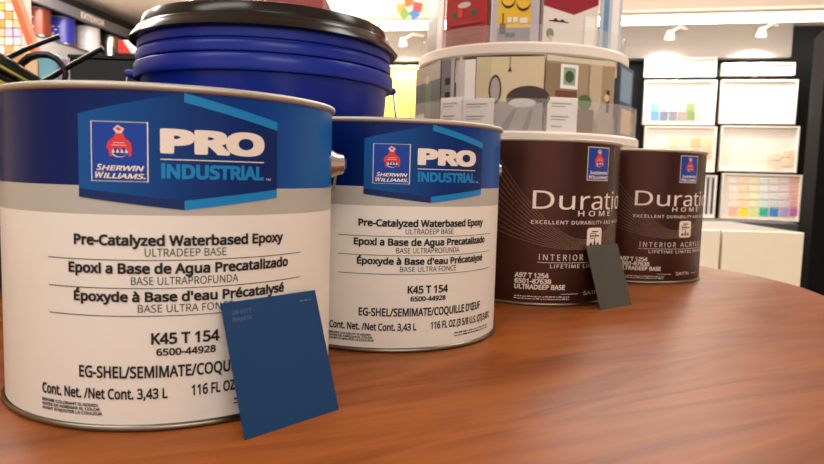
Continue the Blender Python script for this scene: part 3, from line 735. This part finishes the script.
CYB = .87; a = at(69, 54.5, CYB); c = at(150, 56, CYB)
ct = empty('carton', (a.x, CYB, 0)); tag(ct, 'black carton with small yellow lettering between the eyewear and the blue pail', 'box')
m = MB(); m.box((0, 0, 0), (c.x-a.x, .12, a.z-.004), black_plastic); m.build('box_body', ct, smooth=False, bevel=.002)
m = MB(); m.box((-.001, -.002, a.z-.004), (c.x-a.x+.001, .122, a.z), mat('matt_black_card', srgb(34, 33, 35), .6)); m.build('box_lid', ct, smooth=False)
P = Print(); P.text('N', 0, 6.5, 0, 4.5, yl, .03); P.text('O', 0, 6.5, 7, 4.5, yl, .03)
m = MB(); P.onto(m, lambda x, z, l: (.001+x*1.0, -.0008, a.z-.0170+z)); m.build('lettering', ct, smooth=False)

EYY = .72
ew = empty('eyewear', at(45, 75, EYY)); tag(ew, 'black eyewear with two thin arms pointing up beside the black toolbox', 'glasses')
bk = mat('gloss_black_frame', srgb(14, 13, 14), .3)
def pt(x, y, Y=EYY): return at(x, y, Y)-ew.location
m = MB(); m.tube([pt(-12, 68), pt(4, 60), pt(24, 50), pt(44, 42), pt(60, 36)], [.0028, .003, .0028, .0025, .0026], bk, 10); m.build('temple_arm', ew)
m = MB(); m.tube([pt(40, 84), pt(52, 77), (pt(70, 66)), pt(88, 56), pt(103, 48)], [.0034, .0032, .003, .0028, .0030], bk, 10); m.build('temple_arm', ew)
m = MB(); m.tube([pt(18, 70), pt(22, 63), pt(29, 57.5), pt(39, 54.5), pt(49, 55), pt(57, 59), pt(63, 66), pt(66, 74), pt(64, 82)], [.0034, .004, .0042, .004, .0036, .0034, .0034, .0032, .003], bk, 10); m.build('front_frame', ew)

# ------------------------------------------------------------------ brochure tower
TX, TY = .1735, 1.10
RU, RL = .170, .191
z1a = on_cyl(525, 54, TX, TY, RU)[1]; z1b = on_cyl(525, 41, TX, TY, RU)[1]
z2a = on_cyl(540, 142.5, TX, TY, RL)[1]; z2b = on_cyl(540, 131, TX, TY, RL)[1]
tw = empty('brochure_tower', (TX, TY, 0)); tag(tw, 'round white revolving brochure tower with clear pockets behind the brown cans', 'display stand')
m = MB(); m.lathe([(0, 0), (.14, 0), (.14, .012), (.03, .018), (.03, z2a)], white_paint, 64); m.build('base', tw)
def ring(z0, z1, R):
    m = MB(); m.lathe([(0, z0), (R-.003, z0), (R, z0+.003), (R, z1-.003), (R-.003, z1), (0, z1)], white_paint, 128); m.build('shelf_ring', tw)
ring(z2a, z2b, RL); ring(z1a, z1b, RU)
zu = z1b+.16; ring(zu, zu+.012, RU-.03)
m = MB(); m.lathe([(.06, z2b), (.06, z1a)], white_paint, 48); m.lathe([(.06, z1b), (.06, zu)], white_paint, 48); m.build('core', tw)
acr = clear('clear_acrylic', (.86, .82, .8, 1), .11)
zl_ = on_cyl(540, 98, TX, TY, RL)[1]; zu_ = on_cyl(540, 23, TX, TY, RU)[1]
m = MB(); m.lathe([(RL-.005, z2b), (RL-.005, zl_), (RL-.007, zl_), (RL-.007, z2b)], acr, 128); m.build('clear_pocket', tw)
m = MB(); m.lathe([(RU-.005, z1b), (RU-.005, zu_), (RU-.007, zu_), (RU-.007, z1b)], acr, 128); m.build('clear_pocket', tw)
def divider(x, y, r, z0, z1):
    a, _ = on_cyl(x, y, TX, TY, r); m = MB(); d = Vector((math.sin(a), -math.cos(a), 0)); t = Vector((-d.y, d.x, 0))
    m.obox(d*.07-t*.0012+Vector((0, 0, z0)), d*(r-.010-.07), t*.0024, (0, 0, z1-z0), white_paint); m.build('divider', tw, smooth=False)
for x in (456, 546, 618): divider(x, 90, RL-.012, z2b+.0005, z1a-.0005)
for x in (446, 491, 543, 601): divider(x, 20, RU-.012, z1b+.0005, zu-.0005)

def brochure(x0, y0, x1, y1, r, zbase, base_mat, label, items=(), inset=0, name='brochure', ztop=None, group=None):
    a0, zt0 = on_cyl(x0, y0, TX, TY, r); a1, _ = on_cyl(x1, y0, TX, TY, r)
    top = ztop if ztop else on_cyl((x0+x1)/2, y0, TX, TY, r)[1]
    p0 = Vector((TX+r*math.sin(a0), TY-r*math.cos(a0), zbase)); p1 = Vector((TX+r*math.sin(a1), TY-r*math.cos(a1), zbase))
    ex = p1-p0; W = ex.length; ex.normalize(); out = Vector((ex.y, -ex.x, 0)); top = min(top, z1a-.001) if zbase < z1a else top; H = top-zbase
    o_ = p0-out*inset+Vector((0, 0, .0004))
    m = MB(); m.obox((0, 0, 0), ex*W, -out*.002, (0, 0, H), base_mat)
    for k, it in enumerate(items):
        kind, mm_ = it[0], it[1]; l = .00015*(k+1)
        f = lambda u, v: ex*(W*u)+out*l+Vector((0, 0, H*v))
        if kind == 'r': u0, v0, u1, v1 = it[2:]; pp = [(u0, v0), (u1, v0), (u1, v1), (u0, v1)]
        elif kind == 'p': pp = it[2]
        elif kind == 'o': cx, cy, rx, ry = it[2:]; pp = [(cx+rx*math.cos(2*PI*i/20), cy+ry*math.sin(2*PI*i/20)) for i in range(20)]
        m.add([f(*q) for q in pp], [tuple(range(len(pp)))], mm_)
    ob = m.build(name, smooth=False, loc=o_); return tag(ob, label, 'brochure', group)
def C(n, *c): return mat('print_'+n, srgb(*c), .4, noise=.06, nscale=60)
rb_, ru_ = RL-.013, RU-.013
# lower tier
brochure(411, 62, 441, 118, rb_-.004, z2b, C('darkgreen', 58, 54, 44), 'dark green photo brochure at the left end of the lower tier', [('r', C('leaf', 70, 100, 56), .45, .2, .65, .9), ('r', C('sand', 150, 136, 116), .0, .75, 1, 1), ('o', C('glowish', 196, 170, 120), .5, .78, .08, .06), ('r', C('pale', 196, 186, 186), 0, 0, .42, .3)], group='brochures in the lower tier')
brochure(442, 60, 455, 118, rb_, z2b, C('slate', 120, 118, 118), 'narrow grey brochure with black slots in the lower tier', [('r', ink, .3, .65, .7, .75), ('r', ink, .3, .45, .7, .55), ('r', C('stone', 186, 182, 178), .75, 0, 1, 1)], group='brochures in the lower tier')
brochure(457, 60, 476, 118, rb_-.002, z2b, C('bluewhite', 214, 206, 204), 'plain pale brochure with a white edge, left of the bedroom picture', [('r', paper, .45, 0, 1, 1)], group='brochures in the lower tier')
wallc, dk, bed = C('cream_wall', 226, 208, 170), C('dark_wood', 66, 46, 38), C('bedding', 176, 166, 160)
brochure(477, 56, 545, 131, rb_, z2b, wallc, 'brochure picturing a bedroom with a dark headboard and oval mirror',
    [('r', C('cream_wall2', 212, 196, 158), .0, .3, .22, 1), ('r', bed, .20, 0, 1, .40), ('o', dk, .78, .44, .32, .17), ('r', bed, .28, 0, 1, .38), ('o', C('pillow', 226, 218, 210), .70, .38, .20, .06), ('o', dk, .29, .56, .095, .20), ('o', C('mirror', 178, 170, 160), .29, .56, .07, .165),
     ('r', dk, .495, .86, .505, 1.0), ('p', dk, [(.47, .80), (.53, .80), (.50, .87)]), ('p', C('fold', 140, 130, 126), [(.35, 0), (.5, 0), (.62, .3), (.58, .3)]), ('p', C('fold', 140, 130, 126), [(.7, 0), (.8, 0), (.86, .3), (.82, .3)])], group='brochures in the lower tier')
brochure(547, 57, 616, 131, rb_, z2b, C('taupe_wall', 168, 146, 118), 'brochure picturing a taupe room with framed picture and dresser',
    [('r', C('ceilingish', 222, 206, 180), 0, .93, 1, 1), ('r', C('taupe2', 146, 124, 98), .0, .2, .45, .9), ('r', dk, .14, .2, .44, .55), ('r', C('dresser', 120, 72, 46), .15, .42, .43, .54), ('r', paper, .20, .58, .45, .90), ('r', C('sage', 150, 170, 160), .24, .63, .41, .86), ('o', C('tree', 60, 80, 50), .325, .74, .065, .08),
     ('r', C('curtain', 196, 178, 150), .62, .2, .80, .93), ('r', C('taupe3', 120, 96, 78), .45, 0, .7, .33), ('o', C('chair', 170, 160, 150), .86, .22, .13, .2), ('o', C('plant', 74, 110, 56), .56, .42, .10, .10), ('r', dk, .88, .3, .92, .6), ('o', C('lampglow', 220, 190, 150), .88, .5, .04, .05)], group='brochures in the lower tier')
brochure(619, 60, 638.5, 131, rb_, z2b, C('navyroom', 60, 84, 116), 'blue brochure with a dark edge at the right end of the lower tier', [('r', C('skyblue', 130, 160, 190), .2, .5, .9, .95), ('r', ink, 0, 0, .12, 1), ('r', C('peach', 214, 180, 150), .3, .05, .95, .4)], group='brochures in the lower tier')
def info_card(x0, x1, y0, label):
    rr = RL-.0105
    brochure(x0, y0, x1, 131, rr, z2b, paper, label, [('r', C('textgrey', 150, 142, 140), .12, .80, .8, .84), ('r', C('textgrey', 150, 142, 140), .12, .72, .6, .75), ('r', C('textgrey', 150, 142, 140), .12, .42, .7, .46), ('r', C('textgrey', 150, 142, 140), .12, .34, .6, .37), ('r', C('textgrey', 150, 142, 140), .12, .14, .5, .17)], group='small white info cards in the lower tier', name='info_card')
info_card(441, 462, 97.5, 'small white info card standing below the pale brochure, left of its twin')
info_card(463, 494, 98.5, 'small white info card overlapping the left side of the bedroom picture')
info_card(548, 578, 97.5, 'small white info card overlapping the left side of the taupe room picture')
# upper tier, tops cut by the picture frame
zt_u = z1b+.145
brochure(424, -20, 445, 45, ru_, z1b, C('greyphoto', 176, 164, 152), 'grey and white brochure at the left end of the upper tier', [('r', paper, .62, 0, 1, 1), ('p', C('greyphoto2', 140, 128, 112), [(.05, .05), (.5, .02), (.6, .4), (.1, .38)]), ('r', C('pinkish', 190, 120, 120), .93, 0, 1, 1)], ztop=zt_u, group='brochures in the upper tier')
brochure(447.5, -20, 488.5, 42, ru_, z1b, C('redposter', 176, 34, 34), 'red brochure with dark green ornaments in the upper tier', [('o', C('dgreen', 60, 90, 70), .22, .33, .07, .04), ('o', C('dgreen', 60, 90, 70), .68, .33, .08, .035), ('o', C('snow', 210, 200, 190), .45, .42, .16, .03), ('o', C('redlight', 226, 60, 50), .36, .35, .06, .05)]
    + [('r', C('darkred', 120, 24, 30), .08, .21-.055*i, .92, .22-.055*i) for i in range(4)] + [('r', C('redmute', 160, 60, 56), .10, .225-.055*i, .86, .245-.055*i) for i in range(4)], ztop=zt_u, group='brochures in the upper tier')
ygrey = C('ygrey', 150, 150, 158)
brochure(493.5, -20, 541, 41, ru_, z1b, C('yellowposter', 246, 196, 30), 'yellow brochure with dark arcs above a grey strip in the upper tier', [('r', ygrey, 0, 0, 1, .15), ('r', C('lilac', 196, 190, 200), 0, 0, .12, 1), ('r', C('lilac', 196, 190, 200), .82, 0, 1, 1), ('o', ink, .34, .42, .15, .085), ('o', C('yellowposter', 246, 196, 30), .34, .445, .15, .085), ('o', ink, .66, .38, .15, .075), ('o', C('yellowposter', 246, 196, 30), .66, .405, .15, .075),
    ('r', C('jar', 90, 60, 60), .17, .09, .30, .19), ('r', C('jar', 90, 60, 60), .225, .19, .25, .29), ('r', paper, .33, .20, .42, .25), ('r', paper, .45, .20, .55, .25), ('r', paper, .60, .19, .76, .24), ('r', C('steelblue', 80, 96, 130), .3, .06, .5, .10)], ztop=zt_u, group='brochures in the upper tier')
brochure(545, -20, 600, 44, ru_, z1b, C('blushwhite', 232, 222, 214), 'white brochure with a dark red triangle and a small plant in the upper tier', [('p', C('maroon', 150, 20, 44), [(.0, .36), (.55, .30), (1, .42), (1, 1), (0, 1)]), ('o', C('plant2', 96, 110, 80), .13, .10, .07, .05), ('r', C('potgrey', 200, 190, 180), .11, .02, .17, .08), ('r', ink, .10, .215, .46, .225), ('p', ink, [(.16, .225), (.22, .25), (.28, .225)]), ('p', ink, [(.28, .225), (.34, .245), (.40, .225)]), ('r', C('doorw', 250, 246, 240), .75, 0, .95, .30)], ztop=zt_u, group='brochures in the upper tier')
brochure(603, -20, 624, 50, ru_, z1b, C('paleblue', 186, 206, 224), 'pale brochure with a blue stripe at the right end of the upper tier', [('r', C('blue_stripe', 96, 140, 186), .12, 0, .36, 1), ('r', paper, .5, 0, .85, 1)], ztop=zt_u, group='brochures in the upper tier')
